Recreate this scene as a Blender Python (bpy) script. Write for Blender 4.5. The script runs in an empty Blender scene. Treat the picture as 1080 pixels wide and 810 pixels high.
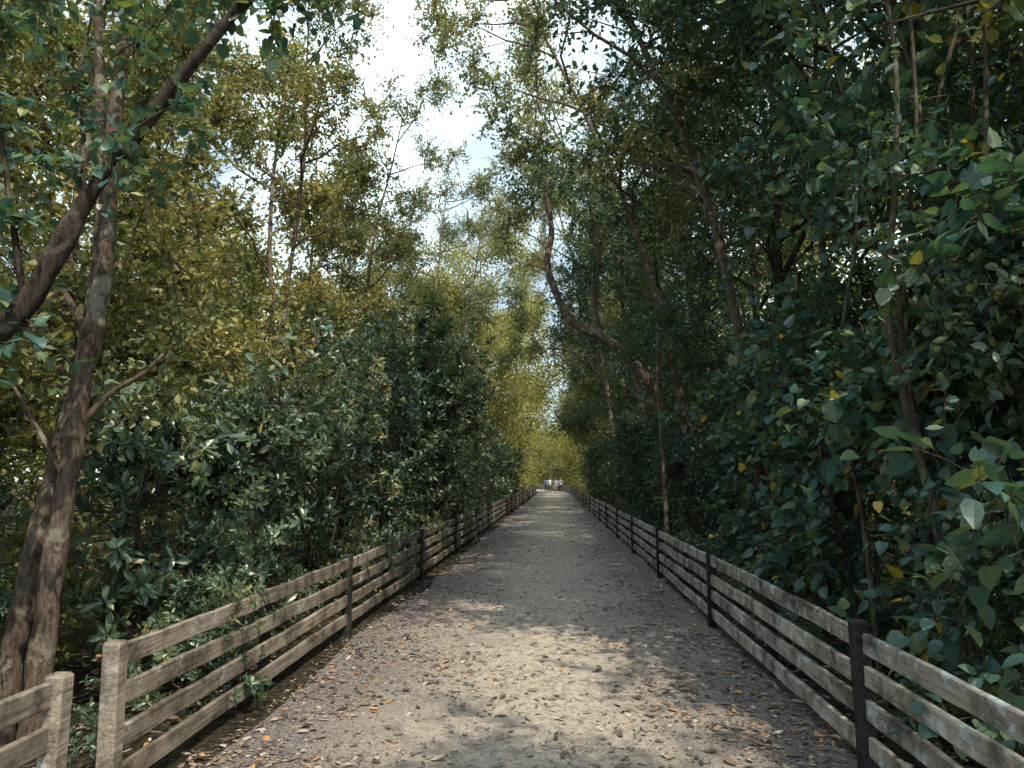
import bpy, math, random
import numpy as np
from mathutils import Vector, Matrix, Euler, noise
random.seed(7)
R=random.Random(11)
scene=bpy.context.scene
scene.view_settings.view_transform='Standard'
scene.view_settings.look='None'
scene.view_settings.exposure=0
scene.view_settings.gamma=1

# ------------------------------------------------------------ materials
def newmat(name):
    m=bpy.data.materials.new(name); m.use_nodes=True
    nt=m.node_tree
    for n in list(nt.nodes): nt.nodes.remove(n)
    return m,nt,nt.nodes,nt.links
def ramp(N,stops,interp='LINEAR'):
    r=N.new('ShaderNodeValToRGB'); r.color_ramp.interpolation=interp
    e=r.color_ramp.elements
    e[0].position=stops[0][0]; e[0].color=(*stops[0][1],1)
    e[1].position=stops[-1][0]; e[1].color=(*stops[-1][1],1)
    for p,c in stops[1:-1]:
        x=e.new(p); x.color=(*c,1)
    return r
def mixrgb(N,L,a,b,fac,mode='MIX'):
    m=N.new('ShaderNodeMix'); m.data_type='RGBA'; m.blend_type=mode
    def put(sock,v):
        if hasattr(v,'is_linked') or hasattr(v,'links'): L.new(v,sock)
        elif isinstance(v,(int,float)): sock.default_value=v
        else: sock.default_value=(*v,1)
    put(m.inputs['Factor'],fac); put(m.inputs['A'],a); put(m.inputs['B'],b)
    return m.outputs['Result']

def leaf_mat(name,stops,trans=0.35,rough=0.4,gloss=.05,inst=0.5,tcol=(1.5,1.5,0.6)):
    m,nt,N,L=newmat(name)
    out=N.new('ShaderNodeOutputMaterial')
    geo=N.new('ShaderNodeNewGeometry'); oi=N.new('ShaderNodeAttribute'); oi.attribute_name='rnd'
    mx=N.new('ShaderNodeMath'); mx.operation='MULTIPLY'; mx.inputs[1].default_value=1-inst
    L.new(geo.outputs['Random Per Island'],mx.inputs[0])
    ma=N.new('ShaderNodeMath'); ma.operation='MULTIPLY_ADD'; ma.inputs[1].default_value=inst
    L.new(oi.outputs['Fac'],ma.inputs[0]); L.new(mx.outputs[0],ma.inputs[2])
    r=ramp(N,stops); L.new(ma.outputs[0],r.inputs[0])
    p=N.new('ShaderNodeBsdfDiffuse'); L.new(r.outputs[0],p.inputs['Color'])
    t=N.new('ShaderNodeBsdfTranslucent')
    tc=mixrgb(N,L,r.outputs[0],tcol,1.0,'MULTIPLY')
    L.new(tc,t.inputs['Color'])
    ms=N.new('ShaderNodeMixShader'); ms.inputs[0].default_value=trans
    L.new(p.outputs[0],ms.inputs[1]); L.new(t.outputs[0],ms.inputs[2])
    g=N.new('ShaderNodeBsdfGlossy'); g.inputs['Roughness'].default_value=rough
    lw=N.new('ShaderNodeLayerWeight'); lw.inputs['Blend'].default_value=.25
    mr=N.new('ShaderNodeMapRange'); mr.inputs['To Min'].default_value=gloss*.7; mr.inputs['To Max'].default_value=min(1,gloss*3)
    L.new(lw.outputs['Fresnel'],mr.inputs[0])
    m2=N.new('ShaderNodeMixShader'); L.new(mr.outputs[0],m2.inputs[0]); L.new(ms.outputs[0],m2.inputs[1]); L.new(g.outputs[0],m2.inputs[2])
    L.new(m2.outputs[0],out.inputs[0])
    return m
M_leafA=leaf_mat('leaf_small',[(0,(.085,.125,.065)),(.35,(.15,.19,.08)),(.6,(.27,.265,.1)),(.85,(.41,.35,.13)),(1,(.5,.36,.13))],trans=.38,tcol=(1.35,1.25,.6))
M_leafR=leaf_mat('leaf_dark_small',[(0,(.035,.08,.065)),(.5,(.065,.12,.08)),(.82,(.15,.185,.08)),(1,(.4,.33,.09))],trans=.3)
M_leafB=leaf_mat('leaf_rosette',[(0,(.045,.095,.075)),(.5,(.085,.14,.088)),(.8,(.17,.21,.1)),(.92,(.32,.3,.1)),(1,(.5,.3,.08))],trans=.28,gloss=.08,rough=.38)
M_leafC=leaf_mat('leaf_heart',[(0,(.035,.095,.085)),(.5,(.065,.145,.115)),(.85,(.14,.2,.1)),(.915,(.2,.24,.09)),(.93,(.5,.42,.05)),(1,(.6,.32,.04))],trans=.35,gloss=.06,inst=.12)
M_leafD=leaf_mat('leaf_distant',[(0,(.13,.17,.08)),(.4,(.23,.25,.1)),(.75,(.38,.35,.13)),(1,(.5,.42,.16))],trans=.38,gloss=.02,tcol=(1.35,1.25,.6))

def bark_mat(name,c1,c2,lich):
    m,nt,N,L=newmat(name)
    out=N.new('ShaderNodeOutputMaterial'); p=N.new('ShaderNodeBsdfDiffuse')
    tc=N.new('ShaderNodeTexCoord'); mp=N.new('ShaderNodeMapping'); mp.inputs['Scale'].default_value=(14,14,4)
    L.new(tc.outputs['Object'],mp.inputs[0])
    n=N.new('ShaderNodeTexNoise'); n.inputs['Scale'].default_value=1.9; n.inputs['Detail'].default_value=8; n.inputs['Roughness'].default_value=.8
    L.new(mp.outputs[0],n.inputs[0])
    r=ramp(N,[(.38,c1),(.62,c2)]); L.new(n.outputs[0],r.inputs[0])
    n2=N.new('ShaderNodeTexNoise'); n2.inputs['Scale'].default_value=4; n2.inputs['Detail'].default_value=6; n2.inputs['Roughness'].default_value=.7
    L.new(tc.outputs['Object'],n2.inputs[0])
    r2=ramp(N,[(.54,(0,0,0)),(.6,(.9,.9,.9))]); L.new(n2.outputs[0],r2.inputs[0])
    c=mixrgb(N,L,r.outputs[0],lich,r2.outputs[0])
    L.new(c,p.inputs['Color'])
    b=N.new('ShaderNodeBump'); b.inputs['Strength'].default_value=1; b.inputs['Distance'].default_value=.045
    L.new(n.outputs[0],b.inputs['Height']); L.new(b.outputs[0],p.inputs['Normal'])
    L.new(p.outputs[0],out.inputs[0]); return m
M_bark=bark_mat('bark_brown',(.07,.05,.04),(.27,.205,.165),(.36,.32,.27))
M_barkd=bark_mat('bark_dark',(.04,.032,.028),(.14,.112,.095),(.2,.175,.15))
M_barkg=bark_mat('bark_greenish',(.07,.06,.045),(.22,.19,.145),(.28,.26,.21))

def wood_mat(name,c1,c2,c3,lichen,lth):
    m,nt,N,L=newmat(name)
    out=N.new('ShaderNodeOutputMaterial'); p=N.new('ShaderNodeBsdfPrincipled')
    tc=N.new('ShaderNodeTexCoord'); mp=N.new('ShaderNodeMapping'); mp.inputs['Scale'].default_value=(40,2.2,60)
    L.new(tc.outputs['Object'],mp.inputs[0])
    n=N.new('ShaderNodeTexNoise'); n.inputs['Scale'].default_value=1; n.inputs['Detail'].default_value=8; n.inputs['Roughness'].default_value=.65
    L.new(mp.outputs[0],n.inputs[0])
    r=ramp(N,[(.3,c1),(.5,c2),(.72,c3)]); L.new(n.outputs[0],r.inputs[0])
    geo=N.new('ShaderNodeNewGeometry')
    r0=ramp(N,[(0,(.65,.63,.63)),(1,(1.15,1.12,1.08))]); L.new(geo.outputs['Random Per Island'],r0.inputs[0])
    c0=mixrgb(N,L,r.outputs[0],r0.outputs[0],1.0,'MULTIPLY')
    n2=N.new('ShaderNodeTexNoise'); n2.inputs['Scale'].default_value=7; n2.inputs['Detail'].default_value=8; n2.inputs['Roughness'].default_value=.7
    L.new(tc.outputs['Object'],n2.inputs[0])
    r2=ramp(N,[(lth,(0,0,0)),(lth+.06,(.85,.85,.85))]); L.new(n2.outputs[0],r2.inputs[0])
    c=mixrgb(N,L,c0,lichen,r2.outputs[0])
    n3=N.new('ShaderNodeTexNoise'); n3.inputs['Scale'].default_value=3.6; n3.inputs['Detail'].default_value=9; n3.inputs['Roughness'].default_value=.7
    L.new(tc.outputs['Object'],n3.inputs[0])
    r3=ramp(N,[(.38,(.26,.25,.24)),(.56,(1,1,1))]); L.new(n3.outputs[0],r3.inputs[0])
    c=mixrgb(N,L,c,r3.outputs[0],1.0,'MULTIPLY')
    L.new(c,p.inputs['Base Color']); p.inputs['Roughness'].default_value=.85; p.inputs['Specular IOR Level'].default_value=.25
    b=N.new('ShaderNodeBump'); b.inputs['Strength'].default_value=.8; b.inputs['Distance'].default_value=.008
    L.new(n.outputs[0],b.inputs['Height']); L.new(b.outputs[0],p.inputs['Normal'])
    L.new(p.outputs[0],out.inputs[0]); return m
M_woodL=wood_mat('weathered_wood_brown',(.13,.11,.09),(.29,.25,.21),(.42,.375,.325),(.44,.44,.42),.58)
M_woodR=wood_mat('weathered_wood_grey',(.2,.18,.155),(.38,.345,.3),(.5,.465,.42),(.54,.6,.62),.53)
M_post=wood_mat('dark_post_wood',(.017,.017,.018),(.036,.036,.037),(.07,.067,.063),(.14,.14,.13),.64)

def simple_mat(name,col,rough=.8):
    m,nt,N,L=newmat(name)
    out=N.new('ShaderNodeOutputMaterial'); p=N.new('ShaderNodeBsdfPrincipled')
    n=N.new('ShaderNodeTexNoise'); n.inputs['Scale'].default_value=20
    r=ramp(N,[(.3,tuple(x*.8 for x in col)),(.7,tuple(min(1,x*1.1) for x in col))]); L.new(n.outputs[0],r.inputs[0])
    L.new(r.outputs[0],p.inputs['Base Color']); p.inputs['Roughness'].default_value=rough
    L.new(p.outputs[0],out.inputs[0]); return m

def path_mat():
    m,nt,N,L=newmat('gravel_path')
    out=N.new('ShaderNodeOutputMaterial'); p=N.new('ShaderNodeBsdfDiffuse')
    tc=N.new('ShaderNodeTexCoord')
    def nz(s,d=8,r=.6,vec=None):
        n=N.new('ShaderNodeTexNoise'); n.inputs['Scale'].default_value=s; n.inputs['Detail'].default_value=d; n.inputs['Roughness'].default_value=r
        L.new(vec or tc.outputs['Object'],n.inputs[0]); return n.outputs[0]
    fine=nz(60,5,.85); mid=nz(11,7,.8); big=nz(.9,4,.6)
    r=ramp(N,[(.33,(.25,.215,.18)),(.5,(.55,.49,.43)),(.68,(.76,.69,.61))]); L.new(fine,r.inputs[0])
    r1=ramp(N,[(.36,(.48,.45,.45)),(.56,(1.05,1.03,1))]); L.new(mid,r1.inputs[0])
    c=mixrgb(N,L,r.outputs[0],r1.outputs[0],1,'MULTIPLY')
    at=N.new('ShaderNodeAttribute'); at.attribute_name='edge'
    ad=N.new('ShaderNodeMath'); ad.operation='MULTIPLY_ADD'; ad.inputs[1].default_value=1.4
    L.new(mid,ad.inputs[0]); L.new(at.outputs['Fac'],ad.inputs[2])
    ad2=N.new('ShaderNodeMath'); ad2.operation='MULTIPLY_ADD'; ad2.inputs[1].default_value=1.1
    L.new(big,ad2.inputs[0]); L.new(ad.outputs[0],ad2.inputs[2])
    mr=N.new('ShaderNodeMapRange'); mr.inputs['From Min'].default_value=1.5; mr.inputs['From Max'].default_value=2.15
    L.new(ad2.outputs[0],mr.inputs[0])
    rv_=ramp(N,[(.34,(.06,.05,.052)),(.47,(.17,.145,.145)),(.56,(.33,.295,.285)),(.66,(.58,.53,.51))]); L.new(fine,rv_.inputs[0])
    c=mixrgb(N,L,c,rv_.outputs[0],mr.outputs[0])
    L.new(c,p.inputs['Color'])
    b=N.new('ShaderNodeBump'); b.inputs['Strength'].default_value=.9; b.inputs['Distance'].default_value=.02
    sm=N.new('ShaderNodeMath'); sm.operation='ADD'; L.new(fine,sm.inputs[0]); L.new(mid,sm.inputs[1])
    L.new(sm.outputs[0],b.inputs['Height']); L.new(b.outputs[0],p.inputs['Normal'])
    L.new(p.outputs[0],out.inputs[0]); return m
M_path=path_mat()
def ground_mat():
    m,nt,N,L=newmat('forest_floor')
    out=N.new('ShaderNodeOutputMaterial'); p=N.new('ShaderNodeBsdfDiffuse')
    tc=N.new('ShaderNodeTexCoord')
    n=N.new('ShaderNodeTexNoise'); n.inputs['Scale'].default_value=16; n.inputs['Detail'].default_value=8; n.inputs['Roughness'].default_value=.8
    L.new(tc.outputs['Object'],n.inputs[0])
    r=ramp(N,[(.35,(.022,.02,.016)),(.5,(.055,.047,.036)),(.65,(.13,.11,.075))]); L.new(n.outputs[0],r.inputs[0])
    L.new(r.outputs[0],p.inputs['Color'])
    b=N.new('ShaderNodeBump'); b.inputs['Distance'].default_value=.05; L.new(n.outputs[0],b.inputs['Height']); L.new(b.outputs[0],p.inputs['Normal'])
    L.new(p.outputs[0],out.inputs[0]); return m
M_ground=ground_mat()
def litter_mat():
    m,nt,N,L=newmat('fallen_leaf')
    out=N.new('ShaderNodeOutputMaterial'); p=N.new('ShaderNodeBsdfPrincipled')
    geo=N.new('ShaderNodeNewGeometry')
    r=ramp(N,[(0,(.05,.04,.04)),(.3,(.11,.08,.065)),(.6,(.2,.14,.1)),(.8,(.32,.25,.2)),(.92,(.5,.44,.38)),(.955,(.34,.18,.08)),(.985,(.55,.25,.07)),(1,(.5,.3,.06))])
    L.new(geo.outputs['Random Per Island'],r.inputs[0]); L.new(r.outputs[0],p.inputs['Base Color']); p.inputs['Roughness'].default_value=.65
    L.new(p.outputs[0],out.inputs[0]); return m
M_litter=litter_mat()

# ------------------------------------------------------------ mesh helpers
def mkobj(name,verts,faces,mats,midx=None,loc=(0,0,0),smooth=False,parent=None,link=True):
    me=bpy.data.meshes.new(name); me.from_pydata([tuple(v) for v in verts],[],faces)
    for m in mats: me.materials.append(m)
    if midx is not None: me.polygons.foreach_set('material_index',midx)
    if smooth: me.polygons.foreach_set('use_smooth',[True]*len(me.polygons))
    me.update()
    o=bpy.data.objects.new(name,me); o.location=loc
    if link: scene.collection.objects.link(o)
    if parent: o.parent=parent
    return o
def tube(V,F,pts,rad,sides=8,wob=0):
    base=len(V); n=len(pts); ref=Vector((0.3,1,0.1)).normalized()
    for i in range(n):
        if i==0: d=pts[1]-pts[0]
        elif i==n-1: d=pts[-1]-pts[-2]
        else: d=pts[i+1]-pts[i-1]
        if d.length<1e-6: d=Vector((0,0,1))
        d=d.normalized()
        a=d.cross(ref)
        if a.length<.1: a=d.cross(Vector((1,0,0)))
        a.normalize(); b=d.cross(a)
        for k in range(sides):
            t=2*math.pi*k/sides
            rr=rad[i]*(1+wob*noise.noise((pts[i]*3)+Vector((math.cos(t),math.sin(t),0))))
            V.append(pts[i]+a*(math.cos(t)*rr)+b*(math.sin(t)*rr))
    for i in range(n-1):
        for k in range(sides):
            k2=(k+1)%sides
            F.append((base+i*sides+k,base+i*sides+k2,base+(i+1)*sides+k2,base+(i+1)*sides+k))
    F.append(tuple(base+(n-1)*sides+k for k in range(sides)))
def smoothpts(ctrl,sub=5):
    out=[]; n=len(ctrl)
    for i in range(n-1):
        p0=ctrl[max(i-1,0)];p1=ctrl[i];p2=ctrl[i+1];p3=ctrl[min(i+2,n-1)]
        for s in range(sub):
            t=s/sub
            out.append(0.5*((2*p1)+(p2-p0)*t+(2*p0-5*p1+4*p2-p3)*t*t+(3*p1-p0-3*p2+p3)*t**3))
    out.append(ctrl[-1].copy()); return out
SH={'oval':[(0,.0),(.35,.46),(.72,.42),(1,0)],
    'long':[(0,.0),(.35,.38),(.72,.5),(1,0)],
    'heart':[(0,0),(-.04,.34),(.24,.52),(.6,.38),(1,0)],
    'rhomb':[(0,0),(.5,.5),(1,0)]}
def leaf(V,F,o,d,nrm,ln,w,shape,fold=.25,curl=.15):
    d=d.normalized(); s=d.cross(nrm)
    if s.length<.05: s=d.cross(Vector((.3,.2,1)))
    s.normalize(); nrm=s.cross(d).normalized()
    prof=SH[shape]; b=len(V); m=len(prof)
    if m==3:
        V.append(o); V.append(o+d*ln*.5+s*w*.5+nrm*w*fold*.5); V.append(o+d*ln-nrm*ln*curl*.5); V.append(o+d*ln*.5-s*w*.5+nrm*w*fold*.5)
        F.append((b,b+1,b+2)); F.append((b,b+2,b+3)); return
    V.append(o)
    for t,h in prof[1:-1]:
        c=o+d*ln*t-nrm*ln*curl*t*t
        V.append(c+s*w*h+nrm*w*h*fold); V.append(c); V.append(c-s*w*h+nrm*w*h*fold)
    V.append(o+d*ln-nrm*ln*curl)
    k=m-2; tip=b+1+3*k
    F.append((b,b+1,b+2)); F.append((b,b+2,b+3))
    for i in range(k-1):
        q=b+1+3*i
        F.append((q,q+3,q+4,q+1)); F.append((q+1,q+4,q+5,q+2))
    q=b+1+3*(k-1)
    F.append((q,tip,q+1)); F.append((q+1,tip,q+2))
def rv(r=1.0,up=0):
    while True:
        v=Vector((R.uniform(-1,1),R.uniform(-1,1),R.uniform(-1,1)))
        if .1<v.length<1: break
    v.normalize(); v.z+=up; return v.normalized()*r

def clump(kind):
    V=[];F=[]
    TV=[];TF=[]
    if kind in 'ARar':
        far=kind in 'ar'
        for i in range(13 if far else 15):
            d=rv(1,.25); L=R.uniform(.3,.68); side=rv(.12)
            pts=[Vector((0,0,0))+rv(.06)]
            for j in range(1,4):
                pts.append(pts[0]+d*L*j/3+side*(j/3)**2-Vector((0,0,.08*(j/3)**2)))
            if far: tube(TV,TF,[pts[0],pts[3]],[.006,.002],3)
            else: tube(TV,TF,pts,[.006,.005,.003,.0015],3)
            nl=9 if far else 12
            for j in range(nl):
                t=.15+.85*j/(nl-1); seg=min(int(t*3),2); p=pts[seg].lerp(pts[seg+1],t*3-seg)
                dd=(d*.6+rv(1)).normalized()
                if far: leaf(V,F,p,dd,rv(1,1.1),R.uniform(.07,.12),R.uniform(.045,.07),'rhomb',.3,R.uniform(0,.3))
                else: leaf(V,F,p,dd,rv(1,1.1),R.uniform(.055,.1),R.uniform(.034,.055),'oval',.3,R.uniform(0,.3))
    elif kind in 'Bb':
        far=kind=='b'
        for i in range(11):
            d=rv(1,.6); L=R.uniform(.2,.55)
            p0=rv(.05); pts=[p0+d*L*j/3+Vector((0,0,.06*(j/3)**2)) for j in range(4)]
            if far: tube(TV,TF,[pts[0],pts[3]],[.008,.005],3)
            else: tube(TV,TF,pts,[.009,.008,.006,.005],3)
            ax=(pts[3]-pts[2]).normalized(); s=ax.orthogonal().normalized(); u=ax.cross(s)
            ph=R.uniform(0,6); n=R.randint(8,11) if far else R.randint(9,15); spread=R.uniform(.08,.3)
            for k in range(n):
                a=ph+k*2.4+R.uniform(-.3,.3); el=R.uniform(0,1.2); q=k/n
                dd=(s*math.cos(a)+u*math.sin(a))*math.cos(el)+ax*math.sin(el)+rv(.25)
                leaf(V,F,pts[3]-ax*spread*q,dd,ax+rv(.4),R.uniform(.075,.15),R.uniform(.032,.056)*(1.25 if far else 1),'rhomb' if far else 'long',.25,R.uniform(0,.45))
    elif kind=='C':
        for i in range(9):
            d=rv(1,.1); L=R.uniform(.3,.65)
            p0=rv(.08); pts=[p0+d*L*j/4-Vector((0,0,.18*(j/4)**2)) for j in range(5)]
            tube(TV,TF,pts,[.006,.005,.004,.003,.002],3)
            for j in range(9):
                t=.15+.85*j/8; seg=min(int(t*4),3); p=pts[seg].lerp(pts[seg+1],t*4-seg)
                pet=(rv(1,.2)+d*.4).normalized()*R.uniform(.04,.09)
                tube(TV,TF,[p,p+pet],[.002,.0015],3)
                dd=(pet.normalized()+Vector((0,0,-R.uniform(-.1,.9)))).normalized()
                ln=R.uniform(.05,.14)
                leaf(V,F,p+pet,dd,Vector((pet.x,pet.y,.08))*6+rv(.5)+Vector((0,0,.5)),ln,ln*R.uniform(.75,1.0),'heart',R.uniform(.0,.35),R.uniform(-.1,.4))
    elif kind=='P':
        for i in range(3):
            ax=rv(1,1.6); s=ax.orthogonal().normalized(); u=ax.cross(s); c=rv(.25)
            for k in range(30):
                a=k*2.4; el=R.uniform(-.4,1.2)
                dd=(s*math.cos(a)+u*math.sin(a))*math.cos(el)+ax*math.sin(el)
                leaf(V,F,c,dd,ax+rv(.2),R.uniform(.3,.5),R.uniform(.06,.1),'long',.3,R.uniform(.1,.6))
            tube(TV,TF,[c-ax*.6,c],[.02,.02],4)
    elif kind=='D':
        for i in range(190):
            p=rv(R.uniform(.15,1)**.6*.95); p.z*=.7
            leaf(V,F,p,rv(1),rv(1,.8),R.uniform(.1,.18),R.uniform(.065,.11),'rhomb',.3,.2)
    return V,F,TV,TF
MATS={'A':M_leafA,'R':M_leafR,'B':M_leafB,'C':M_leafC,'D':M_leafD,'P':M_leafR}
PROTO={}
def gn_for(kind):
    col=bpy.data.collections.new('leaf_sprays_'+kind)
    for i in range(4):
        V,F,TV,TF=clump(kind)
        nb=len(V); fm=[0]*len(F)+[1]*len(TF)
        o=mkobj('leaf_spray_%s_%d'%(kind,i),V+TV,F+[tuple(x+nb for x in f) for f in TF],[MATS[kind.upper()],M_barkd],fm,link=False)
        col.objects.link(o)
    ng=bpy.data.node_groups.new('scatter_'+kind,'GeometryNodeTree')
    ng.interface.new_socket('Geometry',in_out='INPUT',socket_type='NodeSocketGeometry')
    ng.interface.new_socket('Geometry',in_out='OUTPUT',socket_type='NodeSocketGeometry')
    N=ng.nodes;L=ng.links
    gi=N.new('NodeGroupInput');go=N.new('NodeGroupOutput')
    ci=N.new('GeometryNodeCollectionInfo'); ci.inputs['Collection'].default_value=col
    ci.inputs['Separate Children'].default_value=True; ci.inputs['Reset Children'].default_value=True
    ip=N.new('GeometryNodeInstanceOnPoints'); ip.inputs['Pick Instance'].default_value=True
    def na(n,t):
        a=N.new('GeometryNodeInputNamedAttribute'); a.data_type=t; a.inputs['Name'].default_value=n; return a.outputs['Attribute']
    L.new(gi.outputs[0],ip.inputs['Points']); L.new(ci.outputs[0],ip.inputs['Instance'])
    L.new(na('idx','INT'),ip.inputs['Instance Index'])
    L.new(na('rot','FLOAT_VECTOR'),ip.inputs['Rotation'])
    L.new(na('scl','FLOAT'),ip.inputs['Scale'])
    rl=N.new('GeometryNodeRealizeInstances')
    L.new(ip.outputs[0],rl.inputs[0]); L.new(rl.outputs[0],go.inputs[0])
    return ng
for k in 'ARBCDarbP': PROTO[k]=gn_for(k)
NINST={}
def scatter(name,pts,kind,smin,smax,parent=None,tilt=.6,loc=(0,0,0),tag='misc'):
    n=len(pts); NINST[tag+kind]=NINST.get(tag+kind,0)+n
    me=bpy.data.meshes.new(name); me.from_pydata([tuple(p) for p in pts],[],[])
    a=me.attributes.new('rot','FLOAT_VECTOR','POINT')
    vals=[]
    for i in range(n): vals+= [R.uniform(-tilt,tilt),R.uniform(-tilt,tilt),R.uniform(0,6.283)]
    a.data.foreach_set('vector',vals)
    a=me.attributes.new('scl','FLOAT','POINT'); a.data.foreach_set('value',[R.uniform(smin,smax) for _ in range(n)])
    tn=R.uniform(-.2,.2)
    a=me.attributes.new('rnd','FLOAT','POINT'); a.data.foreach_set('value',[min(1,max(0,R.random()*.8+.1+tn)) for _ in range(n)])
    a=me.attributes.new('idx','INT','POINT'); a.data.foreach_set('value',[R.randrange(4) for _ in range(n)])
    o=bpy.data.objects.new(name,me); scene.collection.objects.link(o); o.location=loc
    md=o.modifiers.new('sprays','NODES'); md.node_group=PROTO[kind]
    if parent: o.parent=parent
    return o

# ------------------------------------------------------------ path geometry
def cx(y): return 0.0 if y<85 else -0.0055*(y-85)**2
XL,XR=-2.2,1.72
def gz(x,y):
    e=min(x-cx(y)-(XL-.25),(XR+.25)-(x-cx(y))) if y<140 else -5
    z=-.03
    if e<0: z=-.03-min(.45,-e*.16)+.1*noise.noise(Vector((x*.6,y*.6,0)))*min(1,-e)
    return z
def build_ground():
    xs=sorted(set([-400,-200,-100,-60,-40]+[x*.8 for x in range(-35,36)]+[40,60,100,200,400]))
    ys=sorted(set([-400,-200,-100,-50]+[y*1.5 for y in range(-14,110)]+[200,260,400,600]))
    V=[(x,y,gz(x,y)) for y in ys for x in xs];F=[]
    nx=len(xs)
    for j in range(len(ys)-1):
        for i in range(nx-1):
            F.append((j*nx+i,j*nx+i+1,(j+1)*nx+i+1,(j+1)*nx+i))
    return mkobj('ground',V,F,[M_ground],smooth=True)
build_ground()
def build_path():
    V=[];F=[];E=[]
    ys=[-12+.25*i for i in range(0,200)]+[38+1.0*i for i in range(0,105)]
    ts=[i/16 for i in range(17)]
    for y in ys:
        l=XL-.3+.08*noise.noise(Vector((0,y*.8,1))); r=XR+.3+.08*noise.noise(Vector((5,y*.8,1)))
        for t in ts:
            x=l+(r-l)*t
            e=abs(x+.1)/1.75
            V.append((x+cx(y),y,.02*noise.noise(Vector((x*.7,y*.7,3)))-(.03*e**4)+.012)); E.append(min(1.2,e))
    nx=17
    for j in range(len(ys)-1):
        for i in range(nx-1): F.append((j*nx+i,j*nx+i+1,(j+1)*nx+i+1,(j+1)*nx+i))
    o=mkobj('gravel_path',V,F,[M_path],smooth=True)
    a=o.data.attributes.new('edge','FLOAT','POINT'); a.data.foreach_set('value',E)
build_path()
def build_litter():
    V=[];F=[]
    def put(x,y,s,h):
        a=R.uniform(0,6.283); d=Vector((math.cos(a),math.sin(a),R.uniform(-.1,.25)))
        leaf(V,F,Vector((x+cx(y),y,h+R.uniform(.001,.008))),d,Vector((R.uniform(-.4,.4),R.uniform(-.4,.4),1)),s,s*R.uniform(.28,.55),'oval' if s>.045 else 'rhomb',R.uniform(-.3,.4),R.uniform(-.2,.3))
    for i in range(140000):
        y=1.6+R.random()**2.1*45
        x=R.uniform(-2.4,1.95); e=min(1,abs(x+.1+.5*noise.noise(Vector((x,y*.5,9))))/1.8)
        clus=.5+noise.noise(Vector((x*1.6,y*1.1,4)))
        if R.random()> (.2+1.1*max(0,e-.2))*max(.25,min(1,clus+.3)): continue
        s=R.choice((.012,.015,.018,.022,.03,.035,.04,.05)) if R.random()<.9 else R.uniform(.06,.1)
        h=.02*noise.noise(Vector((x*.7,y*.7,3)))-(.03*(abs(x+.1)/1.75)**4)+.015
        put(x,y,s,h)
    for i in range(7000):
        y=2+R.random()**1.5*14; x=R.choice((-1,1))*R.uniform(2.0,5.0)
        if x<0: x-=.5
        put(x,y,R.uniform(.04,.11),gz(x,y)+.02)
    return mkobj('leaf_litter',V,F,[M_litter])
build_litter()

# ------------------------------------------------------------ fences
def box(V,F,a,b,hw,hh,seg=8,wig=.008):
    d=(b-a); d.normalize(); s=Vector((d.y,-d.x,0)).normalized(); u=Vector((0,0,1))
    c=.006; base=len(V)
    sec=[(-hw+c,-hh),(hw-c,-hh),(hw,-hh+c),(hw,hh-c),(hw-c,hh),(-hw+c,hh),(-hw,hh-c),(-hw,-hh+c)]
    sd=R.uniform(0,100)
    for i in range(seg+1):
        p=a.lerp(b,i/seg)+s*wig*noise.noise(Vector((sd,i*.6,0)))+u*wig*1.5*noise.noise(Vector((sd,i*.6,7)))
        for (x,z) in sec: V.append(p+s*(x)+u*(z*(1+.1*noise.noise(Vector((sd,i*1.3,z*20))))))
    for i in range(seg):
        for k in range(8):
            k2=(k+1)%8; F.append((base+i*8+k,base+(i+1)*8+k,base+(i+1)*8+k2,base+i*8+k2))
    F.append(tuple(base+k for k in range(8))); F.append(tuple(base+seg*8+k for k in reversed(range(8))))
def post(V,F,x,y,z0,z1,w,d):
    base=len(V); c=.008
    sec=[(-w+c,-d),(w-c,-d),(w,-d+c),(w,d-c),(w-c,d),(-w+c,d),(-w,d-c),(-w,-d+c)]
    tx=R.uniform(-.02,.02);ty=R.uniform(-.02,.02)
    for z,sc in ((z0,1),(z1-.012,1),(z1,.82)):
        k=(z-z0)
        for (a,b) in sec: V.append(Vector((x+a*sc+tx*k,y+b*sc+ty*k,z)))
    for i in range(2):
        for k in range(8):
            k2=(k+1)%8; F.append((base+i*8+k,base+i*8+k2,base+(i+1)*8+k2,base+(i+1)*8+k))
    F.append(tuple(base+16+k for k in range(8)))
def fence(name,x0,ys,wood,zs,postmats,back,zoff=0):
    root=bpy.data.objects.new(name,None); scene.collection.objects.link(root)
    RV=[];RF=[];PV=[];PF=[];BV=[];BF=[]
    pw=.045
    for i,y in enumerate(ys):
        x=x0+cx(y)
        T=(PV,PF) if postmats(i) else (BV,BF)
        post(T[0],T[1],x,y,-.35,.79+zoff+R.uniform(-.01,.02),pw,pw)
        if i<len(ys)-1:
            y2=ys[i+1]; x2=x0+cx(y2)
            m=(y+y2)/2; xm=(x+x2)/2+back*.075
            post(PV,PF,xm,m,-.35,.72+zoff,.035,.04)
            cut=R.random()<.6; cf=R.uniform(.4,.6)
            for z in zs:
                j=R.uniform(-.014,.014); k=R.uniform(-.018,.018); mz=R.uniform(-.015,.015)
                a=Vector((x,y+pw+.004,z+zoff+j)); b=Vector((x2,y2-pw-.004,z+zoff+k))
                if cut:
                    mm=a.lerp(b,cf)
                    box(RV,RF,a,mm-Vector((0,.005,mz)),.018,.055); box(RV,RF,mm+Vector((0,.005,-mz*.4)),b,.018,.055)
                else: box(RV,RF,a,b,.018,.056,12)
    mkobj('rails',RV,RF,[wood],parent=root)
    if PV: mkobj('posts',PV,PF,[M_post],parent=root)
    if BV: mkobj('end_posts',BV,BF,[wood],parent=root)
zs=(.70,.51,.32,.13)
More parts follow.
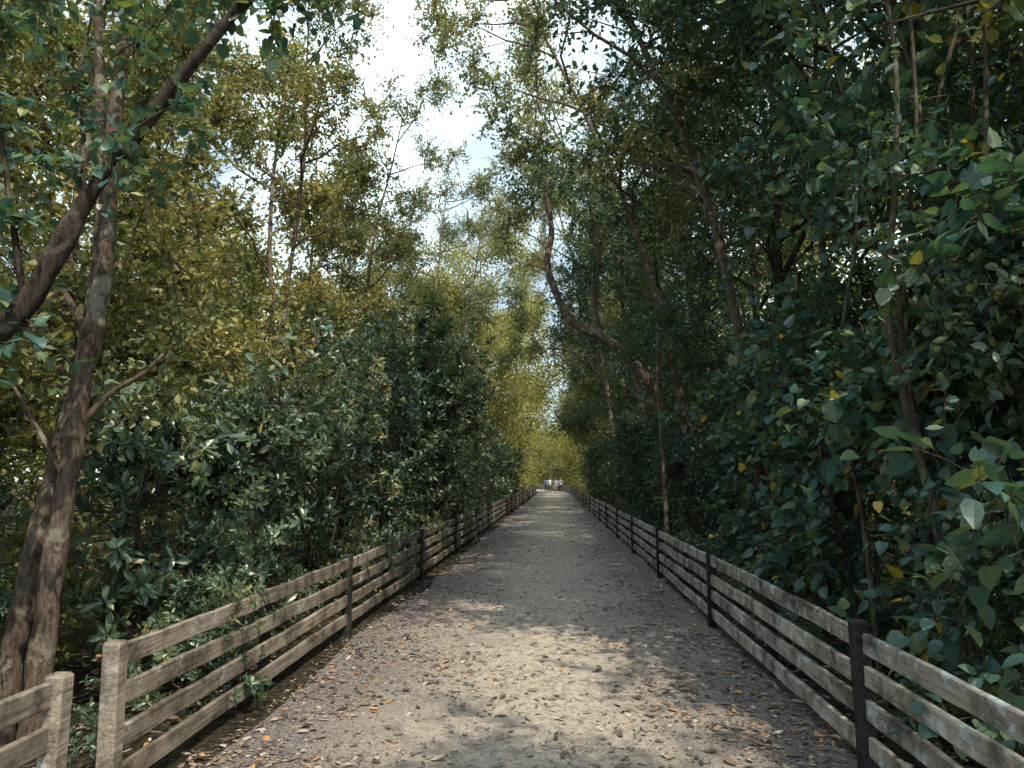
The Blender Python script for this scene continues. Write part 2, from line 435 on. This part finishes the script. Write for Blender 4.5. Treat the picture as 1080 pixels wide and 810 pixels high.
fence('wooden_fence',XL,[3.73+4.2*i for i in range(30)],M_woodL,zs,lambda i:i>0,-1)
fence('wooden_fence',XR,[.32-4.1+4.1*i for i in range(32)],M_woodR,zs,lambda i:True,1)
fence('wooden_fence',XL-.06,[-4.9,-.8,3.36],M_woodL,zs,lambda i:False,-1,zoff=-.06)

# ------------------------------------------------------------ trees
def keep(x,y,z):
    """open space over the path"""
    x-=cx(y)
    if y<24:
        if -2.0<x<2.0 and z<7.3: return False
        if -4.5<x<.6 and z<(8.2 if y<14 else 9.6): return x<-3.4
    elif y<45:
        if -1.9<x<1.9 and z<7.0: return False
    else:
        if -2.3<x<2.0 and z<4.6: return False
    return True
def tree(name,base,height,crown,cb=.4,bias=(0,0,0),nl=10,kind='A',smin=.8,smax=1.3,rad=.12,lean=(0,0),bark=M_bark,sub=4,sides=8,dens=1.0,up=.5,qs=(.45,.75,1.0),tag='tree'):
    V=[];F=[];P=[]
    b=Vector((0,0,-.3)); n=9
    ph=R.uniform(0,50)
    tr=[]
    for i in range(n):
        t=i/(n-1)
        tr.append(b+Vector((lean[0]*t*t+.35*noise.noise(Vector((ph,t*2.2,0)))*(t*1.5),lean[1]*t+.35*noise.noise(Vector((ph,t*2.2,9)))*t*1.5,height*.9*t)))
    tube(V,F,tr,[rad*(1.25 if i==0 else 1)*(1-.82*i/(n-1)) for i in range(n)],sides,.25)
    bi=Vector(bias)
    for i in range(nl):
        t=cb+(1-cb)*(i+R.random()*.8)/nl; f=min(t,.999)*(n-1); k=int(f); p=tr[k].lerp(tr[k+1],f-k)
        a=R.uniform(0,6.283)
        shape=math.sin(math.pi*min(1,(t-cb)/(1-cb)*.75+.22))
        L=crown*(.45+.55*shape)*R.uniform(.7,1.15)
        d=(Vector((math.cos(a),math.sin(a),up*R.uniform(.3,1.6)))+bi).normalized()
        pts=[p]; sd=R.uniform(0,99)
        for j in range(1,6):
            dd=(d+Vector((noise.noise(Vector((sd,j*.7,0))),noise.noise(Vector((sd,j*.7,5))),.12*j*.4+noise.noise(Vector((sd,j*.7,8)))*.5))*.75).normalized()
            pts.append(pts[-1]+dd*L/5)
        r0=rad*(1-.75*t)*.55+.008
        e=pts[-1]; 
        if not keep(e.x+base[0],e.y+base[1],e.z+base[2]): continue
        tube(V,F,pts,[r0*(1-.8*j/5) for j in range(6)],max(4,sides-3))
        P.append(pts[-1])
        for s in range(sub):
            q=R.uniform(.3,1)*4.99; k=int(q); sp=pts[k].lerp(pts[k+1],q-k)
            sdv=(rv(1,.35)+d*.5).normalized(); SL=crown*R.uniform(.2,.42)
            sp2=sp+sdv*SL*.5+rv(.08); sp3=sp+sdv*SL+Vector((0,0,.1))
            if not keep(sp3.x+base[0],sp3.y+base[1],sp3.z+base[2]): continue
            tube(V,F,[sp,sp2,sp3],[r0*.4,r0*.28,.004],4)
            for q2 in qs:
                if R.random()<dens: P.append(sp.lerp(sp3,q2)+rv(.22))
    for j in range(3): P.append(tr[-1]+rv(.35,.3))
    P=[p for p in P if keep(p.x+base[0],p.y+base[1],p.z+base[2])]
    o=mkobj(name,V,F,[bark],loc=base,smooth=True)
    scatter('foliage',P,kind,smin,smax,parent=o,tag=tag)
    return o
def shrub(name,base,h,w,kind='B',n=5,cl=10,smin=.8,smax=1.25,bias=(0,0),bark=M_barkd):
    V=[];F=[];P=[]
    for i in range(n):
        a=R.uniform(0,6.283); tip=Vector((math.cos(a)*w*R.uniform(.3,1)+bias[0],math.sin(a)*w*R.uniform(.3,1)+bias[1],h*R.uniform(.6,1)))
        mid=tip*.5+rv(.15*w); mid.z=h*.5
        pts=smoothpts([Vector((R.uniform(-.12,.12),R.uniform(-.12,.12),-.45)),mid,tip],4)
        r=R.uniform(.012,.035)
        tube(V,F,pts,[r*(1-.7*j/8) for j in range(9)],5)
        for c in range(cl):
            t=R.uniform(.08,1)**.85; f=min(t,.999)*8; k=int(f); p=pts[k].lerp(pts[k+1],f-k)
            off=rv(w*R.uniform(.15,.6)); off.z*=.6
            q=p+off
            if q.z<.1: q.z=R.uniform(.1,.5)
            tube(V,F,[p,p.lerp(q,.5)+rv(.04),q],[.009,.007,.004],4)
            P.append(q)
    o=mkobj(name,V,F,[bark],loc=base,smooth=True)
    scatter('foliage',P,kind,smin,smax,parent=o,tilt=.5,tag='shrub')
    return o

# left tall trees
y=-7
while y<60:
    near=y<40
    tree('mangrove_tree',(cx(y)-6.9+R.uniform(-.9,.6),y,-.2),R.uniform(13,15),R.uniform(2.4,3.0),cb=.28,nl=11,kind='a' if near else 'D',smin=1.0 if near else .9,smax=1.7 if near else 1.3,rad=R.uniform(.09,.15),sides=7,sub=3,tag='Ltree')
    y+=(3.9 if near else 5)+R.uniform(-.5,.8)
y=-3
while y<60:
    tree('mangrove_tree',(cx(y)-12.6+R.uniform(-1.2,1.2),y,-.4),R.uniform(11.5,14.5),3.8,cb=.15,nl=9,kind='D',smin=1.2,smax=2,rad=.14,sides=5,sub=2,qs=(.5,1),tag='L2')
    y+=8
# left understory
for (x,y,h) in ((-4.4,4.6,1.5),(-4.6,5.6,2.4),(-2.95,6.6,1.5),(-5.0,4.0,2.6)):
    shrub('mangrove_shrub',(x,y,-.1),h,.6,'B',n=4,cl=6,smin=.5,smax=.8)
y=6.4
while y<60:
    near=y<26
    shrub('mangrove_shrub',(cx(y)-3.6+R.uniform(-.3,.3),y,-.1),R.uniform(2.6,3.6) if y<9 else R.uniform(3,5.4),.85 if y<9 else 1.0,'B' if y<14 else 'b',n=4,cl=8 if near else 7,smin=.75 if near else 1.2,smax=1.25 if near else 1.6)
    y+=(1.3 if near else 2.8)+R.uniform(-.2,.3)
for (x,y,h) in ((-3.0,17,5.6),(-3.1,19.5,5.8),(-3.0,22.5,6.2)):
    shrub('mangrove_shrub',(x,y,-.1),h,.95,'b',n=5,cl=13,smin=1.0,smax=1.5)
y=3.0
while y<50:
    shrub('mangrove_shrub',(cx(y)-5.5+R.uniform(-.4,.4),y,-.3),R.uniform(4,6.5),1.4,'b' if R.random()<.6 else 'a',n=4,cl=10,smin=1.1,smax=1.6)
    y+=2.4 if y<25 else 4
# right trees
y=3.5
while y<60:
    tree('mangrove_tree',(cx(y)+4.8+R.uniform(-.7,.7),y,-.2),R.uniform(13,16),R.uniform(4.4,5.3),cb=.25,nl=14,kind='R' if y<11 else 'r',smin=1.1,smax=1.8,rad=R.uniform(.1,.17),bias=(-.28,0,0),sub=4,bark=M_barkd,qs=(.5,1),tag='Rtree')
    y+=(3.8 if y<30 else 6)+R.uniform(-.6,.6)
tree('mangrove_tree',(3.9,7.6,-.2),12,4.2,cb=.5,nl=12,kind='R',smin=1.0,smax=1.6,rad=.1,bias=(-.05,0,0),sub=4,bark=M_barkd,qs=(.5,1),tag='Rtree')
tree('mangrove_tree',(4.6,12.4,-.2),13,4.4,cb=.5,nl=11,kind='r',smin=1.1,smax=1.7,rad=.1,bias=(-.2,0,0),sub=4,bark=M_barkd,qs=(.5,1),tag='Rtree')
y=0
while y<60:
    tree('mangrove_tree',(cx(y)+10+R.uniform(-1,1),y,-.4),R.uniform(12,15),4,cb=.12,nl=9,kind='D',smin=1.2,smax=2,rad=.14,sides=5,sub=2,qs=(.5,1),tag='R2')
    y+=8
# sparse unseen trees added behind the viewpoint, sun side, to dapple the near path
tree('mangrove_tree',(4.2,-3.0,-.2),12,4.0,cb=.4,nl=12,kind='r',smin=.8,smax=1.3,rad=.12,bias=(-.35,0,0),sub=3,dens=.75,tag='behind')
tree('mangrove_tree',(5.2,-8.0,-.2),13,4.0,cb=.4,nl=10,kind='r',smin=.8,smax=1.3,rad=.12,bias=(-.3,0,0),sub=3,dens=.6,tag='behind')
y=4.4
while y<60:
    near=y<26
    shrub('hibiscus_shrub',(cx(y)+3.1+R.uniform(-.2,.4),y,-.1),R.uniform(2.6,4.8),.9,'C' if y<13 and R.random()<.7 else ('R' if y<11 else 'r'),n=4,cl=9,smin=.8 if near else 1.2,smax=1.2 if near else 1.7)
    y+=(1.4 if near else 2.8)+R.uniform(-.2,.3)
y=4
while y<50:
    shrub('hibiscus_shrub',(cx(y)+5.2+R.uniform(-.5,.5),y,-.3),R.uniform(4,7),1.4,'r',n=4,cl=11,smin=1.2,smax=1.8)
    y+=2.5 if y<25 else 4
# tall airy trees reaching over the path
tree('mangrove_tree',(3.2,11.5,-.2),14,3.6,cb=.5,bias=(-.3,0,.2),lean=(-3.2,0),nl=11,kind='A',smin=.8,smax=1.3,rad=.11,sub=4,dens=.6,tag='air')
tree('mangrove_tree',(3.2,17,-.2),16.5,4.2,cb=.5,bias=(-.35,0,0),lean=(-4.4,0),nl=13,kind='a',smin=.9,smax=1.4,rad=.12,sub=4,dens=.65,tag='air')
tree('mangrove_tree',(3.3,25,-.2),18,4.4,cb=.5,bias=(-.35,0,0),lean=(-4.2,0),nl=13,kind='a',smin=.9,smax=1.4,rad=.13,sub=4,dens=.8,tag='air')
tree('mangrove_tree',(2.9,34,-.2),18.5,4.4,cb=.4,bias=(-.3,0,0),lean=(-3.4,0),nl=13,kind='a',smin=1,smax=1.5,rad=.14,sub=4,dens=.85,tag='air')
tree('mangrove_tree',(-5.0,37,-.2),17.5,3.8,cb=.4,bias=(.2,0,0),lean=(1.4,0),nl=12,kind='a',smin=.9,smax=1.4,rad=.12,sub=3,tag='air')
tree('mangrove_tree',(-5.4,29,-.2),15.5,3.2,cb=.5,bias=(.2,0,0),lean=(1.2,0),nl=10,kind='a',smin=.9,smax=1.4,rad=.12,sub=3,dens=.8,tag='air')
tree('mangrove_tree',(-5.6,21,-.2),14.5,2.8,cb=.55,bias=(.3,0,.4),lean=(1.0,0),nl=9,kind='a',smin=.7,smax=1.1,rad=.09,sub=3,dens=.8,tag='air')
tree('mangrove_tree',(-5.4,14,-.2),13,2.4,cb=.55,bias=(.1,0,.4),lean=(.4,0),nl=9,kind='a',smin=.7,smax=1.1,rad=.08,sub=3,dens=.8,tag='air')
# trees arching over the far stretch of path
for (y,h) in ((44,17),(54,18),(65,18),(78,17),(92,15)):
    for s in (-1,1):
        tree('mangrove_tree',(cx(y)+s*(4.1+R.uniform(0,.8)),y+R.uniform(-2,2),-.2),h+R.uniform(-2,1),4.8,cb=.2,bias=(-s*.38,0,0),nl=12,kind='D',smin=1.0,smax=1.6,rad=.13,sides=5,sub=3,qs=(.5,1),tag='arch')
def mass(name,rects,n,h,s0=1.6,s1=2.6,pw=.8):
    P=[]
    for i in range(n):
        x0,x1,y0,y1=R.choice(rects); x=R.uniform(x0,x1); yy=R.uniform(y0,y1)
        top=h*(.75+.35*noise.noise(Vector((x*.2,yy*.2,3))))
        P.append(Vector((x,yy,R.random()**pw*top)))
    return scatter(name,P,'D',s0,s1,tag='mass')
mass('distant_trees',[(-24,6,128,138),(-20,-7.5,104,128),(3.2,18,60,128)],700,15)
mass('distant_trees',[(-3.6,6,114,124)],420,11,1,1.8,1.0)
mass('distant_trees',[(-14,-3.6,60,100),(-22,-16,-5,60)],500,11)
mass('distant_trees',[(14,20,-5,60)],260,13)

def custom_tree(name,base,stems,clumps,kind,smin,smax,bark,tilt=.5,sides=14,wob=.35):
    V=[];F=[]
    B=Vector(base)
    for ctrl,r0,r1 in stems:
        pts=smoothpts([Vector(c)-B for c in ctrl],9); n=len(pts)
        tube(V,F,pts,[(r0+(r1-r0)*(i/(n-1))**.8)*(1+.08*noise.noise(Vector((i*.45,r0*99,0)))) for i in range(n)],sides if r0>.03 else 7,wob)
    o=mkobj(name,V,F,[bark],loc=base,smooth=True)
    scatter('foliage',[Vector(c)-B for c in clumps],kind,smin,smax,parent=o,tilt=tilt,tag='cust')
    return o
cl=[]
for i in range(28): cl.append((R.uniform(-4.6,-2.2),R.uniform(4.6,6.4),R.uniform(5.0,7.8)))
for c in ((-2.75,5.2,2.6),(-4.3,5.2,2.3),(-4.3,5.1,3.6),(-2.95,5.4,2.2),(-4.5,5,2.9)): cl.append(c)
custom_tree('mangrove_tree',(-3.6,5,-.2),[
  ([(-3.50,5.0,-.3),(-3.47,5.0,.5),(-3.36,5.0,1.96),(-3.24,5,2.99),(-3.25,5.02,4.0),(-3.22,5.05,5.0),(-3.1,5.1,6.6),(-2.9,5.2,8)],.092,.03),
  ([(-3.80,5.1,-.3),(-3.74,5.12,.6),(-3.60,5.16,1.6),(-3.44,5.16,2.5),(-3.36,5.14,3.5),(-3.5,5.2,4.6),(-3.7,5.3,6)],.088,.03),
  ([(-3.38,5,1.9),(-3.15,5.05,2.2),(-2.95,5.1,2.35),(-2.75,5.2,2.62)],.03,.01),
  ([(-3.3,5,2.6),(-3.7,5.1,3.1),(-4.1,5.1,3.4)],.03,.01),
  ([(-3.4,5,1.6),(-3.8,5.1,2.1),(-4.0,5.2,2.3)],.025,.01),
 ],cl,'A',.7,1.1,M_bark)
cl=[(-2.45,4,3.5),(-2.9,4,3.35),(-3.1,3.9,3.0),(-2.2,4,3.75),(-2.9,4.1,3.9),(-2.5,4.1,4.3),(-3.3,4,3.7),(-3.4,4,4.3),(-1.6,4.2,4.75),(-1.2,4.2,4.85),(-1.9,4.2,4.6),(-2.1,4.2,4.75),(-2.8,4.1,4.75),(-3.3,4.1,4.9),(-3.1,4,2.5),(-3.35,3.9,2.1),(-3.0,3.8,4.4),(-2.4,3.9,4.7),(-3.0,3.6,2.3),(-1.4,4.1,4.65),(-1.7,4.1,4.5)]
custom_tree('leaning_tree',(-5.4,4,-.2),[
  ([(-5.4,4,-.3),(-4.6,4,1.1),(-3.9,4.0,1.9),(-3.18,4,2.43),(-2.9,4,2.85),(-2.68,4,3.28),(-2.3,4.02,3.85),(-1.93,4.05,4.38),(-1.3,4.1,5.2),(-.9,4.1,6)],.095,.02),
  ([(-3.05,4,2.62),(-3.1,3.95,3.0),(-3.3,4,3.7),(-3.4,4,4.3),(-3.3,4.1,4.9)],.02,.008),
  ([(-2.75,4,3.1),(-2.8,4.05,3.6),(-2.9,4.1,4.0),(-2.8,4.1,4.75)],.018,.007),
  ([(-2.2,4.03,4.0),(-1.9,4.1,4.5),(-1.5,4.2,4.7),(-1.1,4.2,4.8)],.018,.007),
 ],cl,'C',.5,.75,M_barkd)
st=[];cl=[]
for i in range(8):
    x=R.uniform(2.4,3.3); yy=R.uniform(5.0,6.3); s=R.uniform(-.25,.25)
    st.append(([(x+.15+s,yy,-.3),(x+.05,yy,1.2),(x-.08,yy+R.uniform(-.1,.1),2.5),(x+R.uniform(-.1,.2),yy,4.2),(x+R.uniform(-.3,.6),yy+R.uniform(-.3,.3),6.5),(x+R.uniform(-.6,.6),yy,8.2)],R.uniform(.016,.032),.01))
    for k in range(8):
        cl.append((x+R.uniform(-.9,.8),yy+R.uniform(-.9,.8),R.uniform(4.0,8.4)))
st+=[([(2.75,4.9,-.3),(2.6,4.9,.6),(2.42,4.9,1.3),(2.25,4.9,2.2),(2.2,4.9,2.8),(2.3,4.9,3.6),(2.35,4.9,4.6),(2.2,4.9,6)],.032,.014),
     ([(2.6,4.95,-.3),(2.52,4.95,.8),(2.36,4.95,1.8),(2.3,4.95,2.9),(2.48,4.95,3.9),(2.5,4.95,5.2)],.024,.012),
     ([(2.95,4.8,-.3),(2.9,4.8,1.0),(2.95,4.8,2.4),(2.85,4.8,3.6),(2.95,4.8,5)],.03,.014)]
for k in range(28): cl.append((R.uniform(2.4,4.2),R.uniform(5.0,6.8),R.uniform(.3,4.2)))
for k in range(18): cl.append((R.uniform(2.1,2.8),R.uniform(3.4,5.4),R.uniform(.4,1.5)))
for k in range(16): cl.append((R.uniform(2.5,3.4),R.uniform(3.9,4.8),R.uniform(2.2,5.0)))
custom_tree('hibiscus_tree',(2.8,5.4,-.2),st,cl,'C',.65,1.1,M_barkg,sides=8)
cl=[(2.2+R.uniform(-.8,.8),14.5+R.uniform(-.8,.8),R.uniform(3.6,6.2)) for _ in range(16)]
custom_tree('slim_tree',(2.15,14.5,-.2),[([(2.15,14.5,-.3),(2.1,14.5,1.5),(2.02,14.5,3.6),(2.1,14.5,5.2)],.055,.02)],cl,'R',.7,1.1,M_bark)
cl=[(-.1+R.uniform(-1.3,1.6),18+R.uniform(-1,1),R.uniform(7.8,10)) for _ in range(26)]+[(.9+R.uniform(-.4,.7),18,R.uniform(6.3,7.6)) for _ in range(5)]
custom_tree('curved_limb_tree',(3.2,18.4,-.2),[
 ([(3.2,18.4,-.3),(3.0,18.3,1.8),(2.5,18.2,3.6),(1.76,18,4.6),(1.2,18,5.05),(.5,18,5.4),(.1,18,6.1),(-.15,18,6.9),(-.05,18,7.8),(-.2,18,9)],.17,.06),
 ([(1.2,18,5.05),(1.0,17.9,5.9),(1.1,17.8,7),(.9,17.8,8.4)],.07,.03)],cl,'r',.8,1.3,M_bark)
custom_tree('pandanus_plant',(-3.5,17,-.2),[([(-3.6,17,-.3),(-3.5,17,2),(-3.2,17,4),(-2.85,17,5.4)],.05,.03),([(-3.2,17,4.0),(-2.8,16.8,4.6),(-2.6,16.8,5.0)],.03,.02)],
  [(-2.85,17,5.5),(-2.55,16.8,5.0),(-3.2,17.1,5.2),(-2.7,16.8,4.3)],'P',.55,.8,M_barkd)
cl=[]
for (yc,n) in ((5.4,14),(9.6,10),(13,6),(19,6)):
    for i in range(n): cl.append(Vector((XL-.2+R.uniform(-.15,.25),yc+R.uniform(-.5,.5),R.uniform(.1,.9))))
scatter('fence_creeper',cl,'B',.35,.6)
cl=[Vector((R.choice((XL-.6,XR+.55))+R.uniform(-.25,.25),3+R.random()*45,R.uniform(.0,.35))) for _ in range(200)]
cl=[c for c in cl if not (c.x<0 and c.y<6)]
scatter('undergrowth',cl,'B',.5,.9)
cl=[Vector((R.uniform(-3.3,-2.5),R.uniform(3.2,6.4),R.uniform(-.12,.1))) for _ in range(16)]+[Vector((R.uniform(-4.4,-3.9),R.uniform(3.6,5.2),R.uniform(.0,.5))) for _ in range(8)]
scatter('undergrowth',cl,'B',.3,.5)

# ------------------------------------------------------------ people
M_skin=simple_mat('skin',(.35,.2,.13)); M_hair=simple_mat('hair',(.02,.015,.012)); 
def person(x,y,yaw,h,shirt,pants,ph):
    s=h/1.72
    sw=.22*ph
    pts=[('pel',(0,0,.93),.125),('wai',(0,0,1.08),.12),('che',(0,-.01,1.32),.15),('nek',(0,0,1.48),.055),('hd',(0,.02,1.58),.085),('hd2',(0,.01,1.67),.085),
      ('hl',(-.1,0,.88),.095),('kl',(-.11,.05+sw*.6,.49),.06),('al',(-.11,sw-.06*abs(ph),.09),.04),('fl',(-.12,sw+.13,.04),.035),
      ('hr',(.1,0,.88),.095),('kr',(.11,.05-sw*.3,.49),.06),('ar',(.11,-sw-.04,.10),.04),('fr',(.12,-sw+.13,.04),.035),
      ('sl',(-.18,0,1.4),.06),('el',(-.24,-sw*.5-.02,1.13),.042),('wl',(-.25,-sw+.06,.88),.03),('ml',(-.25,-sw+.09,.79),.035),
      ('sr',(.18,0,1.4),.06),('er',(.24,sw*.5-.02,1.13),.042),('wr',(.25,sw+.06,.88),.03),('mr',(.25,sw+.09,.79),.035)]
    idx={p[0]:i for i,p in enumerate(pts)}
    ed=[('pel','wai'),('wai','che'),('che','nek'),('nek','hd'),('hd','hd2'),('pel','hl'),('hl','kl'),('kl','al'),('al','fl'),('pel','hr'),('hr','kr'),('kr','ar'),('ar','fr'),('che','sl'),('sl','el'),('el','wl'),('wl','ml'),('che','sr'),('sr','er'),('er','wr'),('wr','mr')]
    me=bpy.data.meshes.new('person'); me.from_pydata([p[1] for p in pts],[(idx[a],idx[b]) for a,b in ed],[])
    o=bpy.data.objects.new('tmp',me); scene.collection.objects.link(o)
    sk=o.modifiers.new('s','SKIN'); 
    for i,p in enumerate(pts): me.skin_vertices[0].data[i].radius=(p[2],p[2]*(.8 if p[0] in('che','wai','pel') else 1))
    me.skin_vertices[0].data[0].use_root=True
    ss=o.modifiers.new('u','SUBSURF'); ss.levels=2; ss.render_levels=2
    dg=bpy.context.evaluated_depsgraph_get(); dg.update()
    m2=bpy.data.meshes.new_from_object(o.evaluated_get(dg))
    bpy.data.objects.remove(o)
    m2.materials.clear()
    for m in (M_skin,shirt,pants,M_hair): m2.materials.append(m)
    for p in m2.polygons:
        c=p.center; p.use_smooth=True
        if c.z>1.69 or (c.z>1.55 and c.y<.0): k=3
        elif c.z>1.46: k=0
        elif c.z>.93: k=1
        elif c.z>.42 : k=2
        elif c.z<.08: k=3
        else: k=0 if ph>0 else 2
        if abs(c.x)>.2 and .7<c.z<1.16: k=0
        p.material_index=k
    p=bpy.data.objects.new('person',m2); scene.collection.objects.link(p)
    p.location=(x,y,0.01); p.rotation_euler=(0,0,yaw); p.scale=(s,s,s)
W=simple_mat('white_shirt',(.8,.82,.85)); BL=simple_mat('blue_shirt',(.3,.42,.65)); DK=simple_mat('dark_trousers',(.03,.035,.05)); TN=simple_mat('khaki_shorts',(.25,.2,.14))
for (x,y,yaw,h,s,p,ph) in ((-.55,80,3.1,1.72,W,DK,1),(.05,79,3.2,1.66,BL,TN,-.8),(.6,80,3.14,1.75,W,DK,.9),(-1.0,86,0,1.7,BL,DK,1)):
    person(x+cx(y),y,yaw,h,s,p,ph)

# ------------------------------------------------------------ light
EL=math.radians(54); AZ=math.radians(148)
w=bpy.data.worlds.new('World'); scene.world=w; w.use_nodes=True
N=w.node_tree.nodes;L=w.node_tree.links
for n in list(N): N.remove(n)
out=N.new('ShaderNodeOutputWorld'); bg=N.new('ShaderNodeBackground'); sky=N.new('ShaderNodeTexSky')
sky.sky_type='NISHITA'; sky.sun_disc=False; sky.sun_elevation=EL; sky.sun_rotation=AZ; sky.air_density=1; sky.dust_density=1.5
tc=N.new('ShaderNodeTexCoord'); nz=N.new('ShaderNodeTexNoise'); nz.inputs['Scale'].default_value=2.3; nz.inputs['Detail'].default_value=4; nz.inputs['Roughness'].default_value=.55
L.new(tc.outputs['Generated'],nz.inputs[0])
rr=ramp(N,[(.45,(.2,.2,.2)),(.64,(1,1,1))]); L.new(nz.outputs[0],rr.inputs[0])
c=mixrgb(N,L,sky.outputs[0],(13.6,16.6,17.6),rr.outputs[0])
L.new(c,bg.inputs[0]); bg.inputs[1].default_value=.15; L.new(bg.outputs[0],out.inputs[0])
sd=bpy.data.lights.new('sun','SUN'); sd.energy=5; sd.angle=math.radians(.5); sd.color=(1,.9,.7)
so=bpy.data.objects.new('sun',sd); scene.collection.objects.link(so)
s=Vector((math.cos(EL)*math.sin(AZ),math.cos(EL)*math.cos(AZ),math.sin(EL)))
so.rotation_euler=s.to_track_quat('Z','Y').to_euler(); so.location=(10,-10,30)
cd=bpy.data.cameras.new('camera'); cd.lens=26; cd.sensor_width=36; cd.clip_end=2000
co=bpy.data.objects.new('camera',cd); scene.collection.objects.link(co)
co.location=(0,0,1.6); co.rotation_euler=(math.radians(97.3),0,math.radians(3.3)); scene.camera=co
print('INSTANCES',sum(NINST.values()),NINST)
